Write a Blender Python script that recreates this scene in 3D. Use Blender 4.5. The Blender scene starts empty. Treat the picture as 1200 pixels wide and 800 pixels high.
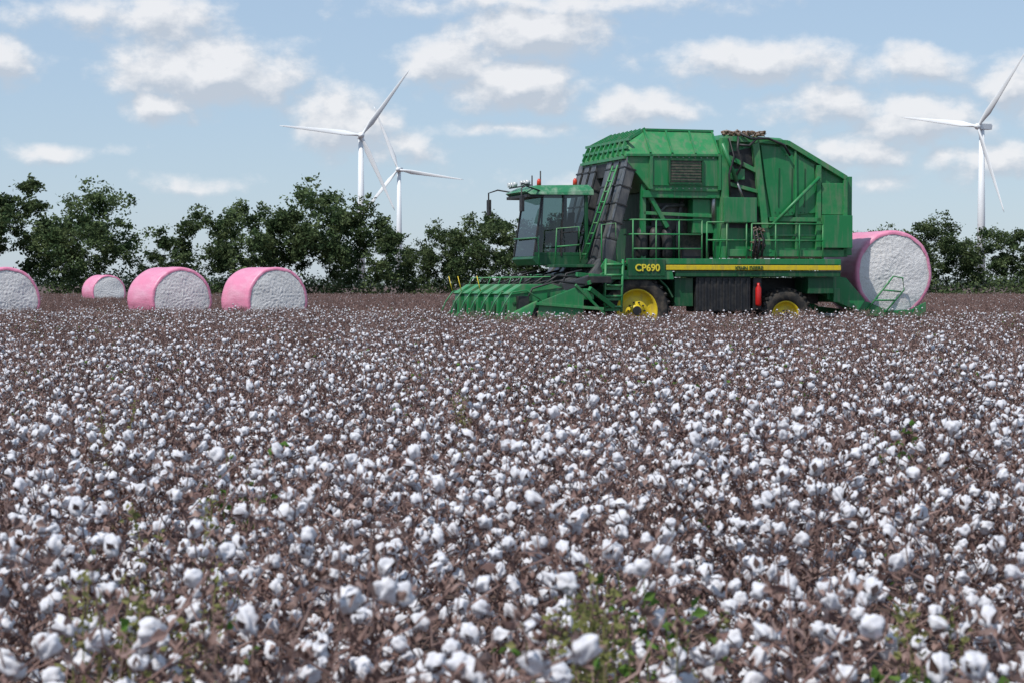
import bpy, bmesh, math, random
import numpy as np
from mathutils import Vector, Matrix, noise
random.seed(7); rng = np.random.default_rng(7)
R = math.radians
sc = bpy.context.scene
sc.view_settings.view_transform = 'Standard'; sc.view_settings.look = 'None'; sc.view_settings.exposure = 0
MASTER = sc.collection

# ------------------------------------------------------------------ materials
def new_mat(name):
    m = bpy.data.materials.new(name); m.use_nodes = True
    nt = m.node_tree; b = nt.nodes['Principled BSDF']
    return m, nt, b
def mat(name, c, rough=0.6, metal=0.0, c2=None, scale=4.0, lo=0.45, hi=0.7, bump=0.0, bscale=30.0, coat=0.0, spec=0.5, stretch=(1,1,1), bdist=.05, grime=0.0):
    m, nt, b = new_mat(name); N = nt.nodes; L = nt.links
    b.inputs['Base Color'].default_value = (*c, 1); b.inputs['Roughness'].default_value = rough
    b.inputs['Metallic'].default_value = metal; b.inputs['Coat Weight'].default_value = coat
    b.inputs['Specular IOR Level'].default_value = spec
    tc = N.new('ShaderNodeTexCoord'); mp = N.new('ShaderNodeMapping'); mp.inputs['Scale'].default_value = stretch
    L.new(tc.outputs['Object'], mp.inputs['Vector'])
    last = None
    if c2:
        n = N.new('ShaderNodeTexNoise'); n.inputs['Scale'].default_value = scale; n.inputs['Detail'].default_value = 6
        n.inputs['Roughness'].default_value = 0.65
        L.new(mp.outputs[0], n.inputs['Vector'])
        mr = N.new('ShaderNodeMapRange'); mr.inputs[1].default_value = lo; mr.inputs[2].default_value = hi
        L.new(n.outputs[0], mr.inputs[0])
        mx = N.new('ShaderNodeMix'); mx.data_type = 'RGBA'
        mx.inputs[6].default_value = (*c, 1); mx.inputs[7].default_value = (*c2, 1)
        L.new(mr.outputs[0], mx.inputs[0]); last = mx.outputs[2]
    if grime > 0:
        mp2 = N.new('ShaderNodeMapping'); mp2.inputs['Scale'].default_value = (9, 9, 1.1); L.new(tc.outputs['Object'], mp2.inputs['Vector'])
        n3 = N.new('ShaderNodeTexNoise'); n3.inputs['Scale'].default_value = 1.0; n3.inputs['Detail'].default_value = 7; L.new(mp2.outputs[0], n3.inputs['Vector'])
        r3 = N.new('ShaderNodeMapRange'); r3.inputs[1].default_value = .5; r3.inputs[2].default_value = .76; r3.inputs[4].default_value = grime; L.new(n3.outputs[0], r3.inputs[0])
        m3 = N.new('ShaderNodeMix'); m3.data_type = 'RGBA'; m3.inputs[7].default_value = (.22, .20, .15, 1); L.new(r3.outputs[0], m3.inputs[0])
        if last: L.new(last, m3.inputs[6])
        else: m3.inputs[6].default_value = (*c, 1)
        last = m3.outputs[2]
    if last: L.new(last, b.inputs['Base Color'])
    if bump > 0:
        n2 = N.new('ShaderNodeTexNoise'); n2.inputs['Scale'].default_value = bscale; n2.inputs['Detail'].default_value = 5
        L.new(mp.outputs[0], n2.inputs['Vector'])
        bp = N.new('ShaderNodeBump'); bp.inputs['Strength'].default_value = bump; bp.inputs['Distance'].default_value = bdist
        L.new(n2.outputs[0], bp.inputs['Height']); L.new(bp.outputs[0], b.inputs['Normal'])
    return m

GREEN = mat('green_paint', (0.009, 0.20, 0.056), 0.42, c2=(0.045, 0.215, 0.085), scale=1.6, lo=0.42, hi=0.75, coat=0.15, bump=0.05, bscale=3, grime=.55)
GREEN2 = mat('green_paint_dusty', (0.022, 0.235, 0.072), 0.5, c2=(0.15, 0.27, 0.13), scale=2.6, lo=0.44, hi=0.82, grime=.6)
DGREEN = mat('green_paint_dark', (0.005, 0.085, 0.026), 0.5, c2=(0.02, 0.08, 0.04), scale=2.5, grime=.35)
YELLOW = mat('yellow_paint', (0.75, 0.55, 0.015), 0.45, c2=(0.5, 0.38, 0.06), scale=5, lo=0.5, hi=0.8, grime=.4)
LYELL = mat('lettering_yellow', (0.8, 0.66, 0.05), 0.5)
BLACK = mat('black_steel', (0.018, 0.018, 0.02), 0.55, c2=(0.05, 0.045, 0.04), scale=5)
DUCT = mat('duct_grey', (0.07, 0.072, 0.078), 0.42, metal=0.1, c2=(0.2, 0.19, 0.175), scale=2.5, stretch=(1, 1, .3))
RUBBER = mat('tyre_rubber', (0.022, 0.021, 0.02), 0.85, c2=(0.10, 0.08, 0.06), scale=5)
STEEL = mat('bare_steel', (0.35, 0.35, 0.35), 0.35, metal=0.8, c2=(0.2, 0.18, 0.15), scale=8)
ORANGE = mat('beacon_orange', (0.6, 0.05, 0.02), 0.3)
RED = mat('extinguisher_red', (0.55, 0.015, 0.012), 0.35)
WHITEP = mat('turbine_white', (0.82, 0.83, 0.84), 0.45, c2=(0.76, 0.77, 0.78), scale=0.1)
SEAT = mat('seat_fabric', (0.06, 0.055, 0.05), 0.9)
CABROOF = mat('cab_roof', (0.03, 0.21, 0.09), 0.4, c2=(0.30, 0.40, 0.30), scale=3)
MESHM = mat('grille_mesh', (0.05, 0.06, 0.045), 0.7, c2=(0.13, 0.11, 0.08), scale=12, lo=0.4, hi=0.6)
DEBRIS = mat('cotton_trash', (0.16, 0.10, 0.065), 0.95, c2=(0.5, 0.45, 0.4), scale=14, lo=0.5, hi=0.7)
LAMP = mat('lamp_lens', (0.6, 0.62, 0.62), 0.15)

def glass_mat():
    m = bpy.data.materials.new('cab_glass'); m.use_nodes = True; nt = m.node_tree; nt.nodes.clear()
    o = nt.nodes.new('ShaderNodeOutputMaterial'); t = nt.nodes.new('ShaderNodeBsdfTransparent'); g = nt.nodes.new('ShaderNodeBsdfGlossy')
    t.inputs[0].default_value = (0.36, 0.47, 0.45, 1); g.inputs['Roughness'].default_value = 0.03
    mx = nt.nodes.new('ShaderNodeMixShader'); f = nt.nodes.new('ShaderNodeFresnel'); f.inputs[0].default_value = 1.8
    nt.links.new(f.outputs[0], mx.inputs[0]); nt.links.new(t.outputs[0], mx.inputs[1]); nt.links.new(g.outputs[0], mx.inputs[2])
    nt.links.new(mx.outputs[0], o.inputs[0]); return m
GLASS = glass_mat()

def leafmat(name, c, c2, scale, obj_rand=0.2, trans=0.3):
    m = bpy.data.materials.new(name); m.use_nodes = True; nt = m.node_tree; N = nt.nodes; L = nt.links; N.clear()
    out = N.new('ShaderNodeOutputMaterial'); b = N.new('ShaderNodeBsdfDiffuse')
    tc = N.new('ShaderNodeTexCoord'); n = N.new('ShaderNodeTexNoise'); n.inputs['Scale'].default_value = scale; n.inputs['Detail'].default_value = 1
    L.new(tc.outputs['Object'], n.inputs['Vector'])
    mr = N.new('ShaderNodeMapRange'); mr.inputs[1].default_value = 0.35; mr.inputs[2].default_value = 0.65; L.new(n.outputs[0], mr.inputs[0])
    mx = N.new('ShaderNodeMix'); mx.data_type = 'RGBA'; mx.inputs[6].default_value = (*c, 1); mx.inputs[7].default_value = (*c2, 1)
    L.new(mr.outputs[0], mx.inputs[0]); last = mx.outputs[2]
    if obj_rand > 0:
        oi = N.new('ShaderNodeObjectInfo'); hs = N.new('ShaderNodeHueSaturation')
        mr2 = N.new('ShaderNodeMapRange'); mr2.inputs[3].default_value = 1 - obj_rand; mr2.inputs[4].default_value = 1 + obj_rand
        L.new(oi.outputs['Random'], mr2.inputs[0]); L.new(mr2.outputs[0], hs.inputs['Value']); L.new(last, hs.inputs['Color']); last = hs.outputs[0]
    L.new(last, b.inputs['Color']); sh = b.outputs[0]
    if trans > 0:
        tr = N.new('ShaderNodeBsdfTranslucent'); L.new(last, tr.inputs[0])
        ms = N.new('ShaderNodeMixShader'); ms.inputs[0].default_value = trans
        L.new(b.outputs[0], ms.inputs[1]); L.new(tr.outputs[0], ms.inputs[2]); sh = ms.outputs[0]
    L.new(sh, out.inputs[0])
    return m
COTTON = leafmat('cotton_lint', (0.87, 0.86, 0.895), (0.77, 0.76, 0.795), 40, 0.0, 0.2)
TWIG = leafmat('dry_stalk', (0.165, 0.10, 0.088), (0.28, 0.195, 0.175), 9, 0.3, 0)
BUR = leafmat('dry_bur', (0.15, 0.092, 0.078), (0.30, 0.21, 0.185), 25, 0.25, 0)
DRYLEAF = leafmat('dry_leaf', (0.18, 0.112, 0.10), (0.33, 0.235, 0.21), 12, 0.25, 0.15)
GLEAF = leafmat('green_cotton_leaf', (0.08, 0.17, 0.035), (0.15, 0.23, 0.06), 12, 0.25, 0.3)
WEEDM = leafmat('weed_leaf', (0.19, 0.21, 0.07), (0.30, 0.28, 0.12), 12, 0.2, 0.3)
TREELEAF = leafmat('tree_leaf', (0.055, 0.09, 0.04), (0.135, 0.175, 0.08), 0.6, 0.25, 0.3)
BARK = mat('bark', (0.12, 0.10, 0.08), 0.9, c2=(0.2, 0.17, 0.14), scale=3)

# ------------------------------------------------------------------ mesh helpers
def mk(name, bm, m, parent=None, smooth=False, coll=None):
    me = bpy.data.meshes.new(name)
    bm.normal_update(); bm.to_mesh(me); bm.free()
    for mm in (m if isinstance(m, (list, tuple)) else [m]): me.materials.append(mm)
    if smooth:
        for p in me.polygons: p.use_smooth = True
    o = bpy.data.objects.new(name, me); (coll or MASTER).objects.link(o)
    if parent: o.parent = parent
    return o
def empty(name, loc=(0, 0, 0), rz=0, s=1):
    e = bpy.data.objects.new(name, None); MASTER.objects.link(e); e.location = loc; e.rotation_euler = (0, 0, rz); e.scale = (s, s, s); return e
def bev(bm, w):
    if w > 0: bmesh.ops.bevel(bm, geom=[e for e in bm.edges if len(e.link_faces) == 2 and e.calc_face_angle(0) > 0.5], offset=w, segments=2, affect='EDGES', profile=0.7)
def hull(name, pts, m, parent=None, b=0.02):
    bm = bmesh.new()
    for p in pts: bm.verts.new(p)
    r = bmesh.ops.convex_hull(bm, input=bm.verts)
    bmesh.ops.delete(bm, geom=[v for v in bm.verts if not v.link_faces], context='VERTS')
    bmesh.ops.dissolve_limit(bm, angle_limit=0.01, verts=bm.verts, edges=bm.edges)
    bmesh.ops.recalc_face_normals(bm, faces=bm.faces)
    bev(bm, b); return mk(name, bm, m, parent)
def box(name, x0, x1, y0, y1, z0, z1, m, parent=None, b=0.015):
    return hull(name, [(x, y, z) for x in (x0, x1) for y in (y0, y1) for z in (z0, z1)], m, parent, b)
def prism(name, prof, y0, y1, m, parent=None, b=0.015):
    bm = bmesh.new()
    a = [bm.verts.new((x, y0, z)) for x, z in prof]; c = [bm.verts.new((x, y1, z)) for x, z in prof]
    bm.faces.new(a); bm.faces.new(c[::-1]); n = len(prof)
    for i in range(n): bm.faces.new((a[i], a[(i+1) % n], c[(i+1) % n], c[i]))
    bmesh.ops.recalc_face_normals(bm, faces=bm.faces); bev(bm, b); return mk(name, bm, m, parent)
def beam_bm(bm, p0, p1, w, h, mi=0):
    p0 = Vector(p0); p1 = Vector(p1); d = (p1-p0); l = d.length; d.normalize()
    up = Vector((0, 1, 0)) if abs(d.y) < 0.9 else Vector((0, 0, 1))
    s = d.cross(up).normalized(); u = s.cross(d).normalized()
    vs = [bm.verts.new(p + s*a*w/2 + u*b*h/2) for p in (p0, p1) for a, b in ((-1, -1), (1, -1), (1, 1), (-1, 1))]
    fs = [(0, 1, 2, 3), (7, 6, 5, 4), (0, 4, 5, 1), (1, 5, 6, 2), (2, 6, 7, 3), (3, 7, 4, 0)]
    for f in fs:
        ff = bm.faces.new([vs[i] for i in f]); ff.material_index = mi
def beam(name, p0, p1, w, h, m, parent=None, b=0.01):
    bm = bmesh.new(); beam_bm(bm, p0, p1, w, h); bmesh.ops.recalc_face_normals(bm, faces=bm.faces); bev(bm, b); return mk(name, bm, m, parent)
def tube_bm(bm, pts, radii, seg=8, mi=0, cap=True):
    pts = [Vector(p) for p in pts]; rings = []
    if not hasattr(radii, '__len__'): radii = [radii]*len(pts)
    ref = Vector((0.13, 0.21, 1)).normalized()
    for i, p in enumerate(pts):
        d = (pts[min(i+1, len(pts)-1)] - pts[max(i-1, 0)]).normalized()
        r = ref if abs(d.dot(ref)) < 0.95 else Vector((1, 0, 0))
        s = d.cross(r).normalized(); u = s.cross(d).normalized()
        rings.append([bm.verts.new(p + (s*math.cos(a)+u*math.sin(a))*radii[i]) for a in [2*math.pi*k/seg for k in range(seg)]])
    for i in range(len(rings)-1):
        for k in range(seg):
            f = bm.faces.new((rings[i][k], rings[i][(k+1) % seg], rings[i+1][(k+1) % seg], rings[i+1][k])); f.material_index = mi; f.smooth = seg > 4
    if cap and seg > 3:
        bm.faces.new(rings[0][::-1]).material_index = mi; bm.faces.new(rings[-1]).material_index = mi
def tubes(name, paths, r, m, parent=None, seg=8):
    bm = bmesh.new()
    for p in paths: tube_bm(bm, p, r, seg)
    bmesh.ops.recalc_face_normals(bm, faces=bm.faces)
    return mk(name, bm, m, parent)
def revolve(name, prof, c, m, parent=None, seg=48, smooth=True):
    bm = bmesh.new(); rings = []
    for k in range(seg):
        a = 2*math.pi*k/seg
        rings.append([bm.verts.new((c[0]+r*math.cos(a), c[1]+y, c[2]+r*math.sin(a))) for r, y in prof])
    for k in range(seg):
        A = rings[k]; B = rings[(k+1) % seg]
        for i in range(len(prof)-1): bm.faces.new((A[i], A[i+1], B[i+1], B[i]))
    bmesh.ops.remove_doubles(bm, verts=bm.verts, dist=1e-5)
    bmesh.ops.recalc_face_normals(bm, faces=bm.faces)
    return mk(name, bm, m, parent, smooth)

# ------------------------------------------------------------------ camera
cam = bpy.data.cameras.new('camera'); co = bpy.data.objects.new('camera', cam); MASTER.objects.link(co)
co.location = (0, 0, 1.7); co.rotation_euler = (R(90-1.62), 0, 0)
cam.lens = 70; cam.sensor_width = 36; cam.clip_end = 12000; cam.clip_start = 0.1
cam.dof.use_dof = True; cam.dof.focus_distance = 45; cam.dof.aperture_fstop = 8
sc.camera = co

# ------------------------------------------------------------------ sun + sky
sun_h = Vector((-0.62, -0.78, 0)).normalized(); SE = R(56)
sdir = sun_h*math.cos(SE) + Vector((0, 0, math.sin(SE)))
sl = bpy.data.lights.new('sun', 'SUN'); sl.energy = 3.7; sl.angle = R(0.5); sl.color = (1.0, 0.965, 0.91)
so = bpy.data.objects.new('sun', sl); MASTER.objects.link(so); so.rotation_euler = sdir.to_track_quat('Z', 'Y').to_euler()

w = bpy.data.worlds.new('World'); sc.world = w; w.use_nodes = True
nt = w.node_tree; N = nt.nodes; L = nt.links; N.clear()
def cloud_group(clouds):
    g = bpy.data.node_groups.new('cloud_field', 'ShaderNodeTree')
    g.interface.new_socket('P', in_out='INPUT', socket_type='NodeSocketVector'); g.interface.new_socket('D', in_out='OUTPUT', socket_type='NodeSocketFloat')
    n = g.nodes; l = g.links; gi = n.new('NodeGroupInput'); go = n.new('NodeGroupOutput')
    wn = n.new('ShaderNodeTexNoise'); wn.inputs['Scale'].default_value = 34; wn.inputs['Detail'].default_value = 2
    l.new(gi.outputs[0], wn.inputs['Vector'])
    s = n.new('ShaderNodeVectorMath'); s.operation = 'SUBTRACT'; s.inputs[1].default_value = (.5, .5, .5); l.new(wn.outputs['Color'], s.inputs[0])
    m = n.new('ShaderNodeVectorMath'); m.operation = 'MULTIPLY'; m.inputs[1].default_value = (.04, .018, 0); l.new(s.outputs[0], m.inputs[0])
    a = n.new('ShaderNodeVectorMath'); a.operation = 'ADD'; l.new(gi.outputs[0], a.inputs[0]); l.new(m.outputs[0], a.inputs[1])
    last = None
    for (u, v, ru, rv, amp) in clouds:
        s1 = n.new('ShaderNodeVectorMath'); s1.operation = 'SUBTRACT'; s1.inputs[1].default_value = (u, v, 0); l.new(a.outputs[0], s1.inputs[0])
        s2 = n.new('ShaderNodeVectorMath'); s2.operation = 'MULTIPLY'; s2.inputs[1].default_value = (1/ru, 1/rv, 0); l.new(s1.outputs[0], s2.inputs[0])
        s3 = n.new('ShaderNodeVectorMath'); s3.operation = 'LENGTH'; l.new(s2.outputs[0], s3.inputs[0])
        s4 = n.new('ShaderNodeMath'); s4.operation = 'MULTIPLY_ADD'; s4.inputs[1].default_value = -amp; s4.inputs[2].default_value = amp; l.new(s3.outputs['Value'], s4.inputs[0])
        if last is None: last = s4.outputs[0]
        else:
            mm = n.new('ShaderNodeMath'); mm.operation = 'SMOOTH_MAX'; mm.inputs[2].default_value = 0.12; l.new(last, mm.inputs[0]); l.new(s4.outputs[0], mm.inputs[1]); last = mm.outputs[0]
    mx = n.new('ShaderNodeMath'); mx.operation = 'MAXIMUM'; mx.inputs[1].default_value = -0.38; l.new(last, mx.inputs[0])
    mp = n.new('ShaderNodeMapping'); mp.inputs['Scale'].default_value = (1, 1.4, 1); l.new(gi.outputs[0], mp.inputs['Vector'])
    fn = n.new('ShaderNodeTexNoise'); fn.inputs['Scale'].default_value = 46; fn.inputs['Detail'].default_value = 5.5; fn.inputs['Roughness'].default_value = 0.6
    l.new(mp.outputs[0], fn.inputs['Vector'])
    k = n.new('ShaderNodeMath'); k.operation = 'MULTIPLY_ADD'; k.inputs[1].default_value = 1.7; k.inputs[2].default_value = -0.85; l.new(fn.outputs[0], k.inputs[0])
    t = n.new('ShaderNodeMath'); t.operation = 'ADD'; l.new(mx.outputs[0], t.inputs[0]); l.new(k.outputs[0], t.inputs[1])
    l.new(t.outputs[0], go.inputs[0]); return g
# cumulus field: (azimuth rad, tan elevation, half width, half height, density)
clouds = [(-.150,.106,.060,.022,1.5),(-.170,.131,.034,.016,1.1),(-.208,.132,.036,.011,.8),
 (-.252,.109,.024,.015,1.3),(-.174,.088,.020,.011,1.1),(-.226,.065,.028,.006,.9),(-.085,.082,.034,.020,1.25),(-.055,.070,.030,.011,.8),
 (-.155,.050,.034,.006,.6),(-.030,.114,.030,.016,1.3),(.010,.126,.050,.019,1.6),(.004,.099,.046,.014,1.4),
 (.066,.088,.032,.013,1.1),(.120,.110,.062,.014,1.2),(.195,.106,.040,.012,1.0),
 (.158,.088,.038,.012,1.0),(.200,.080,.042,.015,1.15),(.175,.068,.042,.011,.85),(.248,.094,.028,.018,1.0),(.235,.061,.036,.011,.95),
 (.000,.078,.05,.006,.55),(.020,.141,.11,.009,.7),(.10,.05,.12,.007,.45),
 (-.36,.10,.06,.018,1.0),(.37,.10,.06,.018,1.0),(.05,.21,.10,.025,1.0)]
G = cloud_group(clouds)
tc = N.new('ShaderNodeTexCoord'); sx = N.new('ShaderNodeSeparateXYZ'); L.new(tc.outputs['Generated'], sx.inputs[0])
def M_(op, a=None, b=None, c=None):
    n = N.new('ShaderNodeMath'); n.operation = op
    for i, v in enumerate((a, b, c)):
        if v is None: continue
        if isinstance(v, (int, float)): n.inputs[i].default_value = v
        else: L.new(v, n.inputs[i])
    return n.outputs[0]
az = M_('ARCTAN2', sx.outputs[0], sx.outputs[1])
hy = M_('SQRT', M_('ADD', M_('MULTIPLY', sx.outputs[0], sx.outputs[0]), M_('MULTIPLY', sx.outputs[1], sx.outputs[1])))
el = M_('MINIMUM', M_('DIVIDE', sx.outputs[2], M_('MAXIMUM', hy, 0.05)), 8.0)
cx = N.new('ShaderNodeCombineXYZ'); L.new(az, cx.inputs[0]); L.new(el, cx.inputs[1])
g1 = N.new('ShaderNodeGroup'); g1.node_tree = G; L.new(cx.outputs[0], g1.inputs[0])
of = N.new('ShaderNodeVectorMath'); of.operation = 'ADD'; of.inputs[1].default_value = (-.003, .0075, 0); L.new(cx.outputs[0], of.inputs[0])
g2 = N.new('ShaderNodeGroup'); g2.node_tree = G; L.new(of.outputs[0], g2.inputs[0])
al = N.new('ShaderNodeMapRange'); al.interpolation_type = 'SMOOTHSTEP'; al.inputs[1].default_value = -0.12; al.inputs[2].default_value = 0.72; L.new(g1.outputs[0], al.inputs[0])
lit = N.new('ShaderNodeMapRange'); lit.inputs[1].default_value = -0.3; lit.inputs[2].default_value = 0.4
L.new(M_('SUBTRACT', g1.outputs[0], g2.outputs[0]), lit.inputs[0])
cm = N.new('ShaderNodeMix'); cm.data_type = 'RGBA'; cm.inputs[6].default_value = (.58, .64, .73, 1); cm.inputs[7].default_value = (.97, .97, .99, 1); L.new(lit.outputs[0], cm.inputs[0])
sky = N.new('ShaderNodeTexSky'); sky.sky_type = 'NISHITA'; sky.sun_disc = False; sky.sun_elevation = SE
sky.sun_rotation = math.atan2(sdir.x, sdir.y); sky.air_density = 1.0; sky.dust_density = 0.3; sky.ozone_density = 2.5
b1 = N.new('ShaderNodeBackground'); b1.inputs[1].default_value = 0.10; L.new(sky.outputs[0], b1.inputs[0])
bh = N.new('ShaderNodeBackground'); bh.inputs[0].default_value = (.47, .62, .83, 1); bh.inputs[1].default_value = 1.0
mh = N.new('ShaderNodeMixShader'); mh.inputs[0].default_value = .58; L.new(b1.outputs[0], mh.inputs[1]); L.new(bh.outputs[0], mh.inputs[2])
b2 = N.new('ShaderNodeBackground'); b2.inputs[1].default_value = 0.92; L.new(cm.outputs[2], b2.inputs[0])
ms = N.new('ShaderNodeMixShader'); L.new(M_('MULTIPLY', al.outputs[0], 0.88), ms.inputs[0]); L.new(mh.outputs[0], ms.inputs[1]); L.new(b2.outputs[0], ms.inputs[2])
wo = N.new('ShaderNodeOutputWorld'); L.new(ms.outputs[0], wo.inputs[0])
w.cycles.sampling_method = 'NONE'

# ------------------------------------------------------------------ ground
bm = bmesh.new()
for x, y in ((-6000, -3000), (6000, -3000), (6000, 9000), (-6000, 9000)): bm.verts.new((x, y, 0))
bm.faces.new(bm.verts)
SOIL = mat('soil', (0.085, 0.052, 0.04), 0.95, c2=(0.15, 0.10, 0.08), scale=0.9, bump=0.5, bscale=12)
mk('ground', bm, SOIL)

# ------------------------------------------------------------------ cotton plants
def ico(sub):
    bm = bmesh.new(); bmesh.ops.create_icosphere(bm, subdivisions=sub, radius=1)
    v = np.array([x.co[:] for x in bm.verts]); f = [[q.index for q in p.verts] for p in bm.faces]; bm.free(); return v, f
ICO = {s: ico(s) for s in (1, 2, 3)}
def boll_shape(sub, seed):
    v, f = ICO[sub]; rs = np.random.default_rng(seed); k = rs.integers(4, 6); ph = rs.uniform(0, 6.28)
    ang = np.arctan2(v[:, 1], v[:, 0]); cz = np.sqrt(np.clip(1-v[:, 2]**2, 0, 1))
    r = 0.86 + 0.17*np.cos(k*(ang-ph))*cz
    nz = np.array([noise.fractal(Vector(p)*3.4+Vector((seed*3.1, 0, 0)), .8, 2.0, 4) for p in v])
    nz2 = np.array([noise.noise(Vector(p)*1.2+Vector((seed*7.1, 3, 0))) for p in v])
    r = r + 0.28*nz + 0.38*nz2
    o = v*r[:, None]; o[:, 2] *= rs.uniform(0.9, 1.45); o[:, 0] *= rs.uniform(0.75, 1.15)
    o[:, 2] -= 0.1*np.abs(o[:, 0])
    return o, f
BOLL = {s: [boll_shape(s, i+1) for i in range(9)] for s in (1, 2, 3)}
class Build:
    def __init__(s): s.v = []; s.f = []; s.m = []; s.sm = []
    def add(s, v, f, m, sm=False):
        o = len(s.v); s.v.extend([tuple(x) for x in v]); s.f.extend([[i+o for i in q] for q in f]); s.m.extend([m]*len(f)); s.sm.extend([sm]*len(f))
    def stick(s, p0, p1, r0, r1, m):
        p0 = np.array(p0, float); p1 = np.array(p1, float); d = p1-p0; d /= (np.linalg.norm(d)+1e-9)
        a = np.cross(d, [0.3, 0.2, 0.93] if abs(d[2]) < 0.9 else [1, 0, 0]); a /= np.linalg.norm(a); b = np.cross(d, a)
        vs = [p0+(a*math.cos(t)+b*math.sin(t))*r0 for t in (0, 2.09, 4.19)]+[p1+(a*math.cos(t)+b*math.sin(t))*r1 for t in (0, 2.09, 4.19)]
        s.add(vs, [(0, 1, 4, 3), (1, 2, 5, 4), (2, 0, 3, 5)], m)
    def obj(s, name, mats, coll):
        me = bpy.data.meshes.new(name); me.from_pydata(s.v, [], s.f)
        for m in mats: me.materials.append(m)
        me.polygons.foreach_set('material_index', s.m); me.polygons.foreach_set('use_smooth', s.sm); me.update()
        o = bpy.data.objects.new(name, me); coll.objects.link(o); return o
def leaf(B, p, size, m, rs, droop=0.5):
    d = rs.normal(size=3); d[2] = d[2]*0.4-droop; d /= np.linalg.norm(d); s_ = np.cross(d, rs.normal(size=3)); s_ /= np.linalg.norm(s_); n = np.cross(d, s_)
    c = rs.uniform(0.1, 0.5)
    v = [p, p+d*size*.45+s_*size*.38+n*size*c*.6, p+d*size*1.0+n*size*c*rs.uniform(-.6, .6), p+d*size*.45-s_*size*.38+n*size*c*.6, p+d*size*.5-n*size*.08]
    B.add(v, [(0, 1, 4), (1, 2, 4), (2, 3, 4), (3, 0, 4)], m)
def plant_into(B, rs, sub, ox=0, oy=0, H=None, nb=14, bolls=1.0, green=0.0, leaves=17, thin=1.0):
    H = H or rs.uniform(0.68, 0.92)
    base = np.array([ox, oy, 0.0]); lean = rs.normal(0, 0.06, 2)
    def stem(t): return base + np.array([lean[0]*t+0.015*math.sin(9*t), lean[1]*t+0.015*math.cos(7*t), H*t])
    for i in range(4): B.stick(stem(i/4), stem((i+1)/4), .007*(1-i*.2)*thin, .007*(1-(i+1)*.2)*thin, 1)
    az0 = rs.uniform(0, 6.28)
    def boll(p):
        Rr = rs.choice([rs.uniform(0.020, 0.0285), rs.uniform(.011, .020)], p=[.72, .28])
        v, f = BOLL[sub][rs.integers(0, 9)]
        a, b_, c = rs.uniform(0, 6.28), rs.normal(0, .55), rs.normal(0, .55)
        M = np.array((Matrix.Rotation(b_, 3, 'X') @ Matrix.Rotation(c, 3, 'Y') @ Matrix.Rotation(a, 3, 'Z')))
        up = M @ np.array([0, 0, 1.0])
        B.add((v*Rr) @ M.T + p + up*Rr*.7, f, 0, True)
        for k in range(4 if sub > 1 else 3):
            t = a + k*1.57; o = M @ np.array([math.cos(t), math.sin(t), 0]); s_ = M @ np.array([-math.sin(t), math.cos(t), 0])
            B.add([p-up*Rr*.35, p+o*Rr*.95+s_*Rr*.45+up*Rr*.2, p+o*Rr*1.55+up*Rr*rs.uniform(.4, 1.4), p+o*Rr*.95-s_*Rr*.45+up*Rr*.2], [(0, 1, 2, 3)], 2)
    def bur(p):
        s0 = rs.uniform(.014, .025)
        for k in range(4):
            a = k*1.57+rs.normal(0, .3); o = np.array([math.cos(a), math.sin(a), 0]); s_ = np.array([-math.sin(a), math.cos(a), 0])
            B.add([p, p+o*s0*.6+s_*s0*.4+[0, 0, s0*.5], p+o*s0*1.1+[0, 0, s0*1.2], p+o*s0*.6-s_*s0*.4+[0, 0, s0*.5]], [(0, 1, 2, 3)], 2)
    for i in range(nb):
        t = 0.22+0.76*(i+rs.uniform(0, 1))/nb; a = az0+i*2.4+rs.normal(0, .3); ln = (0.36-0.22*t)*rs.uniform(.7, 1.3)
        p0 = stem(t); dr = np.array([math.cos(a), math.sin(a), 0]); p1 = p0+dr*ln*.5+[0, 0, ln*.22]; p2 = p0+dr*ln+[0, 0, ln*rs.uniform(.15, .95)]
        B.stick(p0, p1, .004*thin, .003*thin, 1); B.stick(p1, p2, .003*thin, .0022*thin, 1)
        if rs.random() < bolls*0.76: boll(p2)
        else: bur(p2)
        if rs.random() < bolls*0.40: boll(p1+np.array([rs.normal(0, .02), rs.normal(0, .02), .01]))
        elif rs.random() < .5: bur(p1)
        if rs.random() < .7:
            q = p1+np.array([rs.normal(0, .05), rs.normal(0, .05), rs.uniform(.03, .15)]); B.stick(p1, q, .0028*thin, .0015*thin, 1)
            if rs.random() < .6: bur(q)
    if rs.random() < bolls*.5: boll(stem(1))
    for k in range(rs.integers(2, 6)):
        p = stem(rs.uniform(.7, 1)); q = p+np.array([rs.normal(0, .08), rs.normal(0, .08), rs.uniform(.06, .18)]); B.stick(p, q, .0032*thin, .0015*thin, 1)
        if rs.random() < .75: bur(q)
    for k in range(leaves):
        t = rs.uniform(.3, 1.1); a = rs.uniform(0, 6.28); rr = rs.uniform(.03, .3)*(1.2-t*.7)
        leaf(B, stem(t)+np.array([math.cos(a)*rr, math.sin(a)*rr, rr*.4]), rs.uniform(.02, .048), 4 if rs.random() < green else 3, rs)
CM = [COTTON, TWIG, BUR, DRYLEAF, GLEAF]
pc = bpy.data.collections.new('cotton_plants'); k = 0
LOD = {}
def variants(tag, n, **kw):
    global k; ids = []
    for i in range(n):
        B = Build(); plant_into(B, np.random.default_rng(100+k), **kw); B.obj('cotton_plant_%03d' % k, CM, pc); ids.append(k); k += 1
    LOD[tag] = ids
variants('hi', 10, sub=3); variants('hig', 3, sub=3, green=.5, leaves=18, bolls=.85)
variants('mid', 8, sub=2, thin=1.3, bolls=.95); variants('midg', 2, sub=2, green=.5, leaves=18, bolls=.85, thin=1.2)
variants('lo', 8, sub=1, thin=2.0, bolls=.74, nb=12, leaves=18); variants('log', 2, sub=1, green=.5, leaves=16, thin=1.9, nb=12, bolls=.8)
ids = []
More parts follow.
